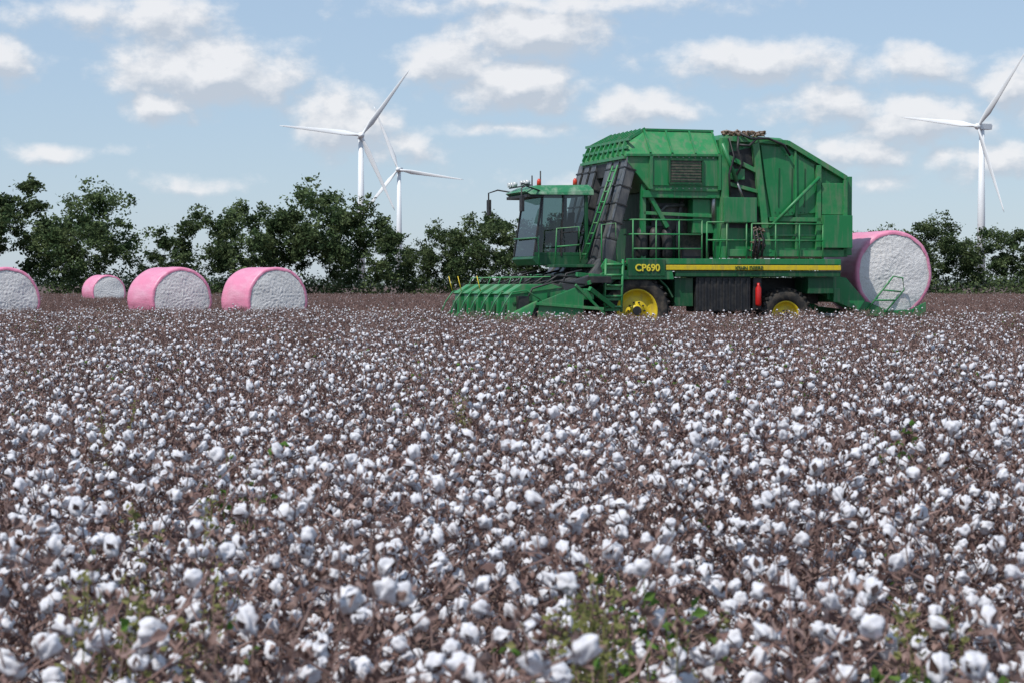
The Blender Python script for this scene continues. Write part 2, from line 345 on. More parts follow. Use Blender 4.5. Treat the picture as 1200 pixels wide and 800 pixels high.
for i in range(6):
    B = Build(); rs = np.random.default_rng(500+i)
    for j in range(26): plant_into(B, rs, 1, rs.uniform(-1.2, 1.2), rs.uniform(-1.2, 1.2), H=rs.uniform(.55, .85), nb=8, bolls=.10, leaves=8, thin=2.6)
    B.obj('cotton_plant_%03d' % k, CM, pc); ids.append(k); k += 1
LOD['patch'] = ids

TH = R(17); MX, MY = 2.9, 57.0
fw = (-math.cos(TH), -math.sin(TH)); lf = (math.sin(TH), -math.cos(TH))
def local(x, y): rx, ry = x-MX, y-MY; return rx*fw[0]+ry*fw[1], rx*lf[0]+ry*lf[1]
BALES = [(-9.15, 73.5, 32, 1.22), (-12.9, 75.0, 33, 1.22), (-19.1, 74, 33, 1.22), (-28.9, 141, 30, 1.24)]
def gn_scatter(name, pts, idx, rot, scl, coll):
    me = bpy.data.meshes.new(name); me.vertices.add(len(pts)); me.vertices.foreach_set('co', np.array(pts, dtype=np.float32).ravel())
    a = me.attributes.new('idx', 'INT', 'POINT'); a.data.foreach_set('value', np.array(idx, dtype=np.int32))
    a = me.attributes.new('rot', 'FLOAT_VECTOR', 'POINT'); a.data.foreach_set('vector', np.array(rot, dtype=np.float32).ravel())
    a = me.attributes.new('scl', 'FLOAT', 'POINT'); a.data.foreach_set('value', np.array(scl, dtype=np.float32))
    o = bpy.data.objects.new(name, me); MASTER.objects.link(o)
    g = bpy.data.node_groups.new(name+'_nodes', 'GeometryNodeTree')
    g.interface.new_socket('Geometry', in_out='INPUT', socket_type='NodeSocketGeometry'); g.interface.new_socket('Geometry', in_out='OUTPUT', socket_type='NodeSocketGeometry')
    n = g.nodes; l = g.links; gi = n.new('NodeGroupInput'); go = n.new('NodeGroupOutput')
    m2 = n.new('GeometryNodeMeshToPoints'); l.new(gi.outputs[0], m2.inputs[0])
    ip = n.new('GeometryNodeInstanceOnPoints'); l.new(m2.outputs[0], ip.inputs['Points'])
    ci = n.new('GeometryNodeCollectionInfo'); ci.inputs['Collection'].default_value = coll; ci.inputs['Separate Children'].default_value = True; ci.inputs['Reset Children'].default_value = True
    l.new(ci.outputs[0], ip.inputs['Instance']); ip.inputs['Pick Instance'].default_value = True
    def na(nm, t):
        q = n.new('GeometryNodeInputNamedAttribute'); q.data_type = t; q.inputs[0].default_value = nm; return q.outputs[0]
    l.new(na('idx', 'INT'), ip.inputs['Instance Index'])
    er = n.new('FunctionNodeEulerToRotation'); l.new(na('rot', 'FLOAT_VECTOR'), er.inputs[0]); l.new(er.outputs[0], ip.inputs['Rotation'])
    l.new(na('scl', 'FLOAT'), ip.inputs['Scale']); l.new(ip.outputs[0], go.inputs[0])
    md = o.modifiers.new('scatter', 'NODES'); md.node_group = g; return o
pts = []; idx = []; rot = []; scl = []
ct, st = math.cos(TH), math.sin(TH)
for r_ in np.arange(-12, 95, 0.95):
    for t_ in np.arange(-45, 60, 0.122):
        t2 = t_+random.uniform(-.06, .06); r2 = r_+random.gauss(0, .25)
        x = t2*ct - r2*st; y = t2*st + r2*ct
        if y < 1.6 or y > 90 or abs(x) > 0.257*y*1.12+2.2: continue
        lx, ly = local(x, y)
        if not (ly > 3.0 or (ly > -10 and lx > 4.2)): continue
        d = math.hypot(x, y)
        if d < 1.9: continue
        if d > 14 and random.random() < .16: continue
        if noise.noise(Vector((x*.5, y*.5, 3))) < -.42 and random.random() < .5: continue
        g = noise.noise(Vector((x*.35, y*.35, 0))) > .28 and random.random() < .4 or random.random() < .02
        tag = ('hi' if d < 13 else 'mid' if d < 28 else 'lo') + ('g' if g else '')
        pts.append((x, y, 0)); idx.append(random.choice(LOD[tag])); rot.append((random.gauss(0, .08), random.gauss(0, .08), random.uniform(0, 6.28)))
        scl.append(random.uniform(.86, 1.1)*(1+.11*noise.noise(Vector((x*.3, y*.3, 9)))))
print('plants', len(pts))
gn_scatter('cotton_field', pts, idx, rot, scl, pc)
pts = []; idx = []; rot = []; scl = []
for y in np.arange(46, 195, 2.2):
    for x in np.arange(-62, 62, 2.2):
        if abs(x) > 0.257*y*1.12+4: continue
        lx, ly = local(x, y)
        if ly > 1.9 or (ly > -11 and lx > 1.8) or (abs(ly) < 3.4 and -10 < lx): continue
        if any(math.hypot(x-b[0], y-b[1]) < 2.4 for b in BALES): continue
        pts.append((x+random.uniform(-.4, .4), y+random.uniform(-.4, .4), 0)); idx.append(random.choice(LOD['patch'])); rot.append((0, 0, random.uniform(0, 6.28))); scl.append(random.uniform(.9, 1.05))
gn_scatter('harvested_cotton_stalks', pts, idx, rot, scl, pc)

# weeds standing in the foreground cotton
B = Build(); rs = np.random.default_rng(3)
for (x, y, h, kind) in [(-1.0, 4.9, .97, 0), (-.9, 5.1, .93, 0), (-1.08, 5.0, .95, 0), (.2, 5.0, .99, 0), (.33, 4.6, .93, 0), (.16, 4.5, .93, 0), (.26, 4.8, .97, 0), (.45, 5.2, .92, 1), (.9, 4.3, .86, 1), (1.0, 4.5, .84, 1), (-1.1, 6.8, .97, 0), (1.02, 5.0, .92, 0), (-.62, 4.5, 1.0, 2), (-.66, 4.6, .95, 2), (-1.3, 9, .94, 1), (2.2, 11, .94, 1), (-.3, 13, .97, 0), (4.1, 18, .95, 1), (.6, 16, .95, 1), (-2.4, 12, .95, 0)]:
    for s_ in range(5):
        q = np.array([x+rs.normal(0, .05), y+rs.normal(0, .05), 0]); tip = q+np.array([rs.normal(0, .1), rs.normal(0, .1), h*rs.uniform(.9, 1.05)])
        mi = 2 if kind == 2 else 1 if kind == 1 else 0
        B.stick(q, tip, .004, .0015, mi)
        for j in range(38 if kind != 1 else 10):
            t = rs.uniform(.5, 1); p = q*(1-t)+tip*t+rs.normal(0, .035, 3)*(1.3-t)
            leaf(B, p, rs.uniform(.015, .03) if kind != 1 else rs.uniform(.035, .05), mi, rs, droop=-.3)
B.obj('weeds', [WEEDM, GLEAF, BUR], MASTER)

# ------------------------------------------------------------------ round bales
PINK = mat('pink_wrap', (0.78, 0.255, 0.395), 0.38, c2=(0.82, 0.43, 0.54), scale=2.2, lo=.45, hi=.8, bump=0.6, bscale=5, stretch=(1, .25, 1))
LINTF = mat('packed_lint', (0.82, 0.80, 0.785), 0.95, c2=(0.52, 0.48, 0.45), scale=24, lo=.5, hi=.85, bump=.8, bscale=40, bdist=.03)
def bale(loc, phi, Rr, Ln=2.35, name='cotton_bale'):
    e = empty(name, loc, phi)
    h = Ln/2
    prof = [(Rr-.12, h+.004), (Rr-.07, h+.008), (Rr-.025, h-.01), (Rr, h-.06)]+[(Rr+.006*math.sin(i*1.9), h-.07-(Ln-.14)*i/12) for i in range(1, 12)]+[(Rr, -h+.06), (Rr-.025, -h+.01), (Rr-.07, -h-.008), (Rr-.12, -h-.004)]
    wr = revolve('plastic_wrap', prof, (0, 0, 0), PINK, e, 96)
    for v in wr.data.vertices:
        n_ = noise.noise(Vector((v.co.x*1.4+loc[0], v.co.y*1.2, v.co.z*1.4)))*.035
        f = 1+n_*.8
        if abs(v.co.y) > h-.02: f += .018*noise.noise(Vector((v.co.x*5, v.co.y, v.co.z*5)))
        v.co.x *= f; v.co.z *= f
        if v.co.z < -Rr*.93: v.co.z = -Rr*.93
    for sgn in (1, -1):
        bm = bmesh.new(); rings = []; NR = 34; NA = 150
        for i in range(NR+1):
            r = (Rr-.09)*i/NR; ring = []
            for a in range(NA if i else 1):
                t = 2*math.pi*a/NA; p = Vector((r*math.cos(t), 0, r*math.sin(t)))
                nn = noise.noise(p*1.6+Vector((loc[0], sgn*3, loc[1])))*.03 + noise.fractal(p*13+Vector((loc[0], 0, 0)), 1, 2, 2)*.015
                bulge = .06*(1-(i/NR)**2)
                p.y = sgn*(h-.02+bulge+nn*(1 if i < NR else .3)); p.z = max(p.z, -Rr*.93)
                ring.append(bm.verts.new(p))
            rings.append(ring)
        for i in range(1, NR+1):
            for a in range(NA):
                b_ = (a+1) % NA
                if i == 1: bm.faces.new((rings[0][0], rings[1][a], rings[1][b_]))
                else: bm.faces.new((rings[i-1][a], rings[i][a], rings[i][b_], rings[i-1][b_]))
        bmesh.ops.recalc_face_normals(bm, faces=bm.faces)
        mk('lint_face', bm, LINTF, e, True)
    return e
for (x, y, ph, r_) in BALES:
    bale((x, y, r_*.93), R(ph), r_)

# ------------------------------------------------------------------ cotton picker
P = empty('cotton_picker', (MX, MY, 0), math.pi+TH)
# chassis
box('chassis_frame', -6.0, 2.2, -.9, .9, 1.15, 1.9, BLACK, P)
box('front_axle', -.25, .25, -1.7, 1.7, .75, 1.2, BLACK, P); box('rear_axle', -4.7, -4.4, -1.5, 1.5, .65, 1.1, BLACK, P)
def wheel(nm, cx, cy, Rr, wd, rim):
    c = (cx, cy, Rr); h = wd/2; s = 1 if cy > 0 else -1
    revolve(nm+'_tyre', [(rim, -h*.8), (rim+.05, -h), (Rr-.12, -h*1.02), (Rr-.04, -h*.8), (Rr-.04, h*.8), (Rr-.12, h*1.02), (rim+.05, h), (rim, h*.8), (rim, -h*.8)], c, RUBBER, P, 56)
    bm = bmesh.new()
    for i in range(26):
        for sg in (-1, 1):
            a = 2*math.pi*(i+(.5 if sg > 0 else 0))/26; b_ = a+.13
            p0 = Vector((c[0]+Rr*math.cos(a), cy, c[2]+Rr*math.sin(a))); p1 = Vector((c[0]+(Rr-.03)*math.cos(b_), cy+sg*h, c[2]+(Rr-.03)*math.sin(b_)))
            beam_bm(bm, p0, p1, .07, .07)
    mk(nm+'_lugs', bm, RUBBER, P)
    revolve(nm+'_rim', [(rim+.015, h*.82*s), (rim-.03, h*.86*s), (rim-.06, h*.5*s), (rim*.62, h*.2*s), (rim*.5, h*.45*s), (rim*.3, h*.5*s), (rim*.28, h*.75*s), (0, h*.78*s)], c, YELLOW, P, 40)
    revolve(nm+'_hub', [(0.13, h*.8*s), (.12, h*.95*s), (0, h*.97*s)], c, BLACK, P, 20, False)
    bm = bmesh.new()
    for i in range(10):
        a = i*.628; q = Vector((cx+rim*.4*math.cos(a), cy+s*h*.45, c[2]+rim*.4*math.sin(a))); tube_bm(bm, [q, q+Vector((0, s*.08, 0))], .022, 6)
    mk(nm+'_bolts', bm, BLACK, P)
for s in (1, -1):
    wheel('front_wheel', 0.0, 1.72*s, .98, .52, .60); wheel('front_inner_wheel', 0.0, 1.05*s, .98, .5, .60); wheel('rear_wheel', -4.55, 1.62*s, .80, .5, .44)
    bm = bmesh.new(); ys = (1.25*s, 1.96*s); prev = None
    for i in range(9):
        a = R(20+i*17.5); vv = [bm.verts.new((math.cos(a)*1.1*-1, y, .98+math.sin(a)*1.06)) for y in ys]
        if prev: bm.faces.new((prev[0], prev[1], vv[1], vv[0]))
        prev = vv
    f_ = mk('front_fender', bm, DGREEN, P); md = f_.modifiers.new('s', 'SOLIDIFY'); md.thickness = .04
# deck and stripe
for s in (1, -1):
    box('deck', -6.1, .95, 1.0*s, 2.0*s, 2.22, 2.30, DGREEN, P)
    box('deck_side_green', -6.15, .35, 1.98*s, 2.06*s, 2.27, 2.43, GREEN, P)
    box('deck_side_yellow', -6.15, -.80, 1.98*s, 2.065*s, 2.11, 2.25, YELLOW, P)
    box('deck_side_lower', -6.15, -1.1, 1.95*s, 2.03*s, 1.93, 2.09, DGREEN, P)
    prism('front_side_panel', [(.4, 2.26), (.95, 2.43), (1.1, 2.2), (.95, 1.85), (-1.05, 1.85), (-1.0, 2.1), (.4, 2.1)], 1.97*s, 2.045*s, GREEN, P)
def text(body, loc, size, m, nm, bold=.0):
    cu = bpy.data.curves.new(nm, 'FONT'); cu.body = body; cu.size = size; cu.extrude = .008; cu.offset = bold; cu.align_x = 'CENTER'; cu.materials.append(m)
    o = bpy.data.objects.new(nm, cu); MASTER.objects.link(o); o.parent = P
    o.matrix_local = Matrix(((-1, 0, 0, loc[0]), (0, 0, 1, loc[1]), (0, 1, 0, loc[2]), (0, 0, 0, 1)))
box('letter_panel', -.78, .33, 1.99, 2.09, 1.94, 2.41, DGREEN, P)
text('CP690', (-.24, 2.11, 2.08), .27, LYELL, 'side_lettering', .006)
text('JOHN DEERE', (-3.3, 2.08, 2.125), .15, DGREEN, 'stripe_lettering', .0)

# accumulator hopper
acc = []
for s in (1, -1):
    acc += [(-2.5, 1.9*s, 4.3), (-2.5, 1.9*s, 5.35), (-2.5, 1.35*s, 6.02), (-.4, 1.9*s, 4.3), (.3, 1.9*s, 5.12), (.3, 1.9*s, 5.3), (.15, 1.4*s, 5.72), (-.45, 1.35*s, 6.02)]
hull('accumulator_hopper', acc, GREEN2, P, .03)
box('hopper_side_panel', -2.45, -.35, 1.9, 1.93, 4.45, 5.2, GREEN, P)
box('hopper_grille', -1.9, -.98, 1.925, 1.955, 4.55, 5.15, MESHM, P)
bm = bmesh.new()
for p0, p1 in (((-1.94, 1.96, 4.52), (-.94, 1.96, 4.52)), ((-1.94, 1.96, 5.18), (-.94, 1.96, 5.18)), ((-1.94, 1.96, 4.52), (-1.94, 1.96, 5.18)), ((-.94, 1.96, 4.52), (-.94, 1.96, 5.18))): beam_bm(bm, p0, p1, .05, .04)
for i in range(7): beam_bm(bm, (-1.92, 1.96, 4.6+i*.08), (-.96, 1.96, 4.6+i*.08), .012, .012)
mk('grille_frame', bm, DGREEN, P)
beam('hopper_ledge', (.32, 1.93, 5.28), (-2.5, 1.93, 5.32), .07, .09, GREEN, P)
bm = bmesh.new()
for x in (-2.45, -1.75, -1.05, -.4): beam_bm(bm, (x, 1.9, 5.36), (x, 1.37, 6.02), .05, .05)
for x in (-.4, -2.45): beam_bm(bm, (x, 1.94, 4.35), (x, 1.94, 5.3), .08, .07)
beam_bm(bm, (-.45, 1.36, 6.04), (-2.5, 1.36, 6.04), .06, .06)
mk('hopper_ribs', bm, GREEN, P)
bm = bmesh.new()
for i in range(12):
    for zz in (5.24, 4.38):
        q = Vector((-.45-i*.18, 1.945, zz)); tube_bm(bm, [q, q+Vector((0, .015, 0))], .016, 6)
mk('hopper_bolts', bm, STEEL, P)
# lid slats on hopper front / roof
bm = bmesh.new()
for i in range(9):
    y = -1.7+i*.42; beam_bm(bm, (.33, y, 5.3), (.2, y*.92, 5.69), .09, .05); beam_bm(bm, (.15, y*.9, 5.74), (-.45, y*.8, 6.06), .09, .05)
for z, x in ((5.22, .34), (5.5, .26), (5.73, .18)): beam_bm(bm, (x, -1.85, z), (x, 1.85, z), .07, .07)
mk('hopper_front_slats', bm, GREEN, P)
box('hopper_front_screen', .22, .3, -1.8, 1.8, 4.75, 5.15, BLACK, P)
# rear module builder
mod = []
for s in (1, -1):
    for x, z in ((-2.65, 5.8), (-4.55, 5.72), (-5.45, 5.25), (-6.35, 4.75), (-6.4, 2.5), (-2.65, 2.5)): mod.append((x, 1.78*s, z))
    for x, z in ((-2.75, 5.95), (-4.5, 5.88), (-5.4, 5.42), (-6.3, 4.92)): mod.append((x, 1.5*s, z))
hull('module_builder_body', mod, GREEN, P, .03)
Y = 1.79
prism('builder_upper_panel', [(-3.75, 5.64), (-4.52, 5.58), (-5.4, 5.12), (-5.5, 3.75), (-4.1, 3.6), (-3.9, 4.6)], Y-.01, Y+.05, GREEN, P)
prism('builder_gap_shade', [(-2.7, 5.4), (-3.6, 5.6), (-3.75, 4.6), (-3.9, 3.3), (-2.7, 3.3)], Y-.01, Y+.02, BLACK, P, 0)  # flat black plate on the closed side, painted as the gap's interior shade
bm = bmesh.new()
for a, b_, w_, h_ in (((-2.62, 2.45), (-2.62, 5.82), .22, .2), ((-3.55, 5.68), (-3.95, 2.6), .2, .18), ((-2.7, 5.3), (-3.6, 4.9), .12, .14), ((-2.7, 4.55), (-3.75, 4.3), .1, .12),
    ((-2.65, 5.8), (-4.55, 5.72), .14, .16), ((-4.55, 5.72), (-6.38, 4.75), .14, .16), ((-5.52, 5.1), (-5.52, 2.5), .14, .14), ((-4.0, 3.55), (-6.35, 3.55), .12, .14), ((-2.7, 2.6), (-6.4, 2.6), .2, .16), ((-6.35, 4.7), (-6.35, 2.5), .12, .16), ((-4.8, 5.5), (-4.85, 2.6), .06, .08), ((-4.0, 3.1), (-5.5, 3.1), .06, .08)):
    beam_bm(bm, (a[0], 1.86, a[1]), (b_[0], 1.86, b_[1]), w_, h_)
bmesh.ops.recalc_face_normals(bm, faces=bm.faces); bev(bm, .012)
mk('builder_frame_beams', bm, GREEN2, P)
bm = bmesh.new()
for i in range(9):
    q = Vector((-4.2-i*.13, 1.845, 3.75)); tube_bm(bm, [q, q+Vector((0, .015, 0))], .016, 6)
for x in (-4.3, -4.7, -5.1):
    beam_bm(bm, (x, 1.845, 3.9), (x-.02, 1.845, 5.0), .03, .02)
mk('builder_panel_details', bm, DGREEN, P)
box('rear_gate_upper', -6.3, -5.62, 1.8, 1.9, 3.7, 4.6, GREEN2, P); box('rear_gate_lower', -6.5, -5.6, 1.8, 2.08, 2.75, 3.68, GREEN, P)
box('rear_gate', -6.62, -6.4, -1.8, 1.8, 2.55, 4.8, GREEN, P)
box('valve_cabinet', -3.55, -2.55, 1.8, 2.04, 3.45, 4.15, GREEN, P, .02)
box('hydraulic_block', -3.2, -2.8, 1.85, 1.98, 4.65, 4.95, GREEN2, P)
tubes('lift_cylinder', [[(-2.95, 2.0, 4.6), (-2.5, 2.02, 5.65)]], .06, GREEN, P, 12)
tubes('lift_cylinder_rod', [[(-2.95, 2.0, 4.6), (-3.15, 2.0, 4.1)]], .035, STEEL, P, 10)
tubes('gate_cylinder', [[(-3.95, 1.98, 3.3), (-5.5, 1.98, 4.75)]], .05, GREEN, P, 12)
tubes('hydraulic_hoses', [[(-3.05, 1.98, 5.95), (-3.35, 2.03, 5.8), (-3.9, 2.0, 5.82), (-4.4, 1.98, 5.65), (-4.6, 1.96, 5.35)], [(-3.0, 1.97, 5.85), (-2.95, 2.05, 5.5), (-3.1, 2.05, 5.1), (-2.9, 2.0, 4.7)], [(-2.7, 1.99, 5.8), (-2.85, 2.06, 5.3), (-2.7, 2.04, 4.8), (-2.75, 2.0, 4.2)], [(-3.6, 2.0, 5.85), (-3.3, 2.05, 5.6), (-3.0, 2.04, 5.62)], [(-3.6, 1.98, 3.4), (-3.75, 2.06, 3.0), (-3.7, 2.04, 2.5)], [(-3.5, 1.98, 3.4), (-3.62, 2.08, 2.9), (-3.55, 2.04, 2.45)], [(-3.4, 1.98, 3.4), (-3.5, 2.07, 2.95), (-3.42, 2.04, 2.45)]], .035, BLACK, P)
bm = bmesh.new()
for i in range(420):
    c_ = random.random()
    if c_ < .4: p = Vector((-2.7-random.random()*1.2, random.uniform(1.4, 1.9), 5.95+random.uniform(-.04, .08)))
    elif c_ < .6: p = Vector((random.uniform(-2.4, -.4), random.uniform(-.8, 1.3), 6.04))
    elif c_ < .75: p = Vector((random.uniform(-3.8, -3.4), 2.0, random.uniform(2.4, 3.3)))
    else: p = Vector((random.uniform(-6, .8), random.uniform(1.4, 1.95), 2.33))
    r_ = bmesh.ops.create_icosphere(bm, subdivisions=1, radius=random.uniform(.02, .055), matrix=Matrix.Translation(p) @ Matrix.Diagonal((1.4, 1, .7, 1)))
    for v in r_['verts']: v.co += Vector((random.gauss(0, .012), random.gauss(0, .012), random.gauss(0, .012)))
mk('cotton_debris', bm, DEBRIS, P)
tubes('exhaust_and_intake', [[(-2.35, 1.3, 4.0), (-2.35, 1.3, 2.4)], [(-2.35, 1.75, 3.4), (-2.35, 1.75, 4.5)]], .07, STEEL, P, 12)
# engine bay under hopper
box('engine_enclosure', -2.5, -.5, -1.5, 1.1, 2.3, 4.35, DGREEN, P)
box('engine_louvre', -2.3, -1.5, 1.1, 1.16, 2.5, 3.9, MESHM, P)
box('bay_header_beam', -2.5, -.2, 1.6, 1.86, 4.12, 4.32, GREEN, P)
box('bay_panel', -2.48, -1.75, 1.3, 1.7, 3.15, 4.1, GREEN, P); box('cooler_screen', -1.65, -.7, 1.12, 1.2, 3.2, 4.0, DUCT, P)
beam('bay_diagonal', (-.35, 1.75, 4.3), (-.95, 1.75, 3.3), .12, .14, GREEN, P); beam('bay_post', (-.25, 1.7, 2.3), (-.25, 1.7, 4.5), .14, .14, GREEN, P)
beam('bay_post', (-2.45, 1.7, 2.3), (-2.45, 1.7, 4.4), .14, .14, GREEN, P); beam('bay_rail', (-.25, 1.72, 3.7), (-2.45, 1.72, 3.62), .09, .1, GREEN2, P)
for x in (-.25, -.62, -1.0):
    bm = bmesh.new(); tube_bm(bm, [(x, 1.62, 2.42), (x, 1.62, 2.52), (x, 1.62, 3.1), (x, 1.62, 3.22), (x, 1.62, 3.3)], [.12, .17, .17, .13, .06], 18); mk('filter_canister', bm, BLACK, P)
box('tool_box', -1.35, -1.95, 1.5, 1.9, 2.32, 2.75, BLACK, P)
box('tank', -.35, -1.1, 1.1, 1.55, 2.35, 3.35, BLACK, P, .06)
tubes('bay_pipes', [[(-1.2, 1.3, 2.4), (-1.2, 1.35, 3.0), (-1.5, 1.3, 3.3)], [(-1.4, 1.35, 2.4), (-1.38, 1.4, 3.4), (-1.6, 1.3, 4.1)], [(-.6, 1.5, 3.5), (-1.0, 1.5, 3.9), (-1.6, 1.4, 3.95)]], .045, DUCT, P)
# under-deck
box('battery_cabinet', -3.4, -1.75, 1.2, 1.95, .95, 1.92, BLACK, P, .03)
bm = bmesh.new()
for i in range(9): beam_bm(bm, (-1.85-i*.18, 1.965, 1.0), (-1.85-i*.18, 1.965, 1.88), .05, .03)
mk('cabinet_ribs', bm, BLACK, P)
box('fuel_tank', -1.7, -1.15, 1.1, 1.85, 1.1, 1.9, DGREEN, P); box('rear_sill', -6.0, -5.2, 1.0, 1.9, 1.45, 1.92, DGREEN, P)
bm = bmesh.new(); tube_bm(bm, [(-3.62, 2.0, 1.1), (-3.62, 2.0, 1.15), (-3.62, 2.0, 1.6), (-3.62, 2.0, 1.68), (-3.62, 2.0, 1.75)], [.06, .085, .085, .04, .04], 14); mk('fire_extinguisher', bm, RED, P)
box('mud_flap', -3.75, -3.5, 1.3, 1.92, 1.0, 1.9, BLACK, P)
# handrails
def rail(x0, x1, y, zs, posts, z0=2.3):
    ps = [[(x0, y, z), (x1, y, z)] for z in zs]
    for i in range(posts): x = x0+(x1-x0)*i/(posts-1); ps.append([(x, y, z0), (x, y, zs[0])])
    return ps
tubes('deck_handrails', rail(.15, -1.9, 2.0, (3.5, 3.1, 2.7), 4)+rail(-2.05, -3.25, 2.0, (3.45, 2.95), 3)+rail(-3.4, -5.6, 2.02, (3.42, 2.95), 4)+[[(.15, 2, 3.5), (.15, 1.3, 3.5)], [(.15, 2, 3.1), (.15, 1.3, 3.1)]], .023, GREEN2, P)
tubes('cab_handrails', [[(1.05, 1.95, 2.3), (1.05, 1.95, 3.35), (.65, 1.95, 3.4), (.6, 1.95, 2.3)], [(1.55, 1.6, 2.3), (1.6, 1.6, 3.3), (2.2, 1.5, 3.25), (2.25, 1.5, 2.2)], [(1.58, 1.6, 2.8), (2.2, 1.5, 2.75)], [(2.6, 1.2, 2.2), (2.65, 1.2, 3.0), (2.7, -.9, 3.0)]], .023, GREEN2, P)
def ladder(nm, p0, p1, wdir, wd, n, m, r=.025):
    p0 = Vector(p0); p1 = Vector(p1); w_ = Vector(wdir)*wd; ps = [[p0, p1], [p0+w_, p1+w_]]
    for i in range(n): q = p0.lerp(p1, (i+.5)/n); ps.append([q, q+w_])
    tubes(nm, ps, r, m, P)
ladder('boarding_ladder', (.98, 2.1, 2.4), (1.08, 2.25, .95), (-1, 0, 0), .5, 5, GREEN2, .035)
bm = bmesh.new()
for i in range(5): z = 1.05+i*.29; beam_bm(bm, (1.06, 2.2-.03*i, z), (.52, 2.2-.03*i, z), .14, .035)
mk('ladder_treads', bm, GREEN2, P)
ladder('hopper_ladder', (1.35, 1.45, 2.4), (.55, 1.85, 5.0), (0, -1, 0), .38, 9, GREEN2, .026)
box('cab_step_deck', .9, 2.35, .9, 1.75, 2.18, 2.26, DGREEN, P)
# ducts
for y in (-2.0, -1.4, -.8, .5, 1.08, 1.68):
    path = [(.12, y, 5.2), (.72, y, 2.95), (.88, y, 2.35), (1.3, y*1.05, 1.8)]
    for i in range(3): beam('air_duct', path[i], path[i+1], .34, .40, DUCT, P, .06)
    for t in (.12, .34, .56, .78):
        q0 = Vector(path[0]).lerp(Vector(path[1]), t); q1 = Vector(path[0]).lerp(Vector(path[1]), t+.02); beam('duct_flange', q0, q1, .38, .45, BLACK, P, .01)
    beam('duct_rib', Vector(path[0])+Vector((.14, .205, .05)), Vector(path[1])+Vector((.14, .205, .05)), .05, .03, STEEL, P, 0)
# cab
def quadpanel(nm, pts_, m): bm = bmesh.new(); bm.faces.new([bm.verts.new(p) for p in pts_]); return mk(nm, bm, m, P)
F0, F1 = 2.68, 2.42
prism('cab_floor', [(1.1, 2.25), (2.6, 2.25), (2.75, 2.42), (2.66, 2.52), (1.1, 2.52)], -.97, .97, DGREEN, P)
for s in (1, -1):
    beam('cab_pillar', (F0, .94*s, 2.5), (F1, .9*s, 4.22), .06, .06, BLACK, P); beam('cab_pillar', (1.9, .97*s, 2.5), (1.82, .94*s, 4.22), .05, .05, BLACK, P); beam('cab_pillar', (1.15, .95*s, 2.5), (1.15, .92*s, 4.22), .09, .09, DGREEN, P)
    beam('cab_sill', (F0, .95*s, 2.56), (1.1, .95*s, 2.56), .08, .05, DGREEN, P); beam('door_frame', (1.2, .97*s, 3.2), (1.87, .97*s, 3.15), .035, .035, BLACK, P)
    quadpanel('side_glass', [(F0, .94*s, 2.55), (1.15, .95*s, 2.55), (1.15, .92*s, 4.2), (F1, .9*s, 4.2)], GLASS)
quadpanel('windscreen', [(F0+.01, -.92, 2.5), (F0+.01, .92, 2.5), (F1+.01, .88, 4.2), (F1+.01, -.88, 4.2)], GLASS)
box('cab_rear_wall', 1.1, 1.16, -.9, .9, 2.5, 3.2, BLACK, P)
hull('cab_roof', [(x, y*s, z) for s in (1, -1) for x, y, z in ((.95, 1.05, 4.2), (2.8, 1.05, 4.2), (2.95, .95, 4.29), (2.6, .88, 4.46), (1.05, .88, 4.5), (.95, 1.02, 4.34))], CABROOF, P, .03)
box('roof_visor', 2.4, 2.9, -.98, .98, 4.12, 4.205, BLACK, P)
bm = bmesh.new()
for y in (-.85, -.6, -.35, .35, .6, .85): tube_bm(bm, [(2.78, y, 4.54), (2.9, y, 4.54)], [.06, .07], 12)
mk('work_lights', bm, LAMP, P)
tubes('light_bar', [[(2.8, -1.0, 4.46), (2.8, 1.0, 4.46)], [(2.6, .5, 4.4), (2.6, .5, 4.75)], [(2.0, -.6, 4.4), (2.0, -.6, 4.95)], [(2.8, .98, 4.45), (3.1, 1.1, 4.5), (3.2, 1.5, 4.45)]], .02, BLACK, P)
bm = bmesh.new()
for x, y in ((2.3, .2), (1.4, .7)): tube_bm(bm, [(x, y, 4.48), (x, y, 4.62), (x, y, 4.68)], [.065, .06, .03], 12)
mk('beacons', bm, ORANGE, P)
for s in (1, -1):
    tubes('mirror_arm', [[(2.5, .95*s, 4.3), (3.05, 1.35*s, 4.42), (3.25, 1.6*s, 4.34), (3.25, 1.6*s, 3.75)]], .022, BLACK, P)
    box('mirror', 3.2, 3.28, 1.48*s, 1.72*s, 3.7, 4.15, BLACK, P, .02)
# cab interior
hull('seat', [(1.35, -.25, 2.95), (1.85, -.25, 2.95), (1.35, .25, 2.95), (1.85, .25, 2.95), (1.35, -.25, 3.08), (1.85, -.22, 3.08), (1.35, .25, 3.08), (1.85, .22, 3.08)], SEAT, P, .03)
hull('seat_back', [(1.3, -.24, 3.0), (1.42, -.24, 3.0), (1.3, .24, 3.0), (1.42, .24, 3.0), (1.22, -.2, 3.75), (1.3, -.2, 3.75), (1.22, .2, 3.75), (1.3, .2, 3.75)], SEAT, P, .03)
box('seat_base', 1.4, 1.8, -.2, .2, 2.55, 2.95, BLACK, P); box('console', 1.3, 1.95, -.6, -.35, 2.9, 3.15, BLACK, P)
tubes('steering_column', [[(2.3, 0, 2.6), (2.15, 0, 3.15)]], .04, BLACK, P)
bm = bmesh.new(); tube_bm(bm, [(2.13+.07*math.sin(a), .2*math.cos(a), 3.18+.19*math.sin(a)) for a in [i*math.pi/10 for i in range(21)]], .016, 6); mk('steering_wheel', bm, BLACK, P)
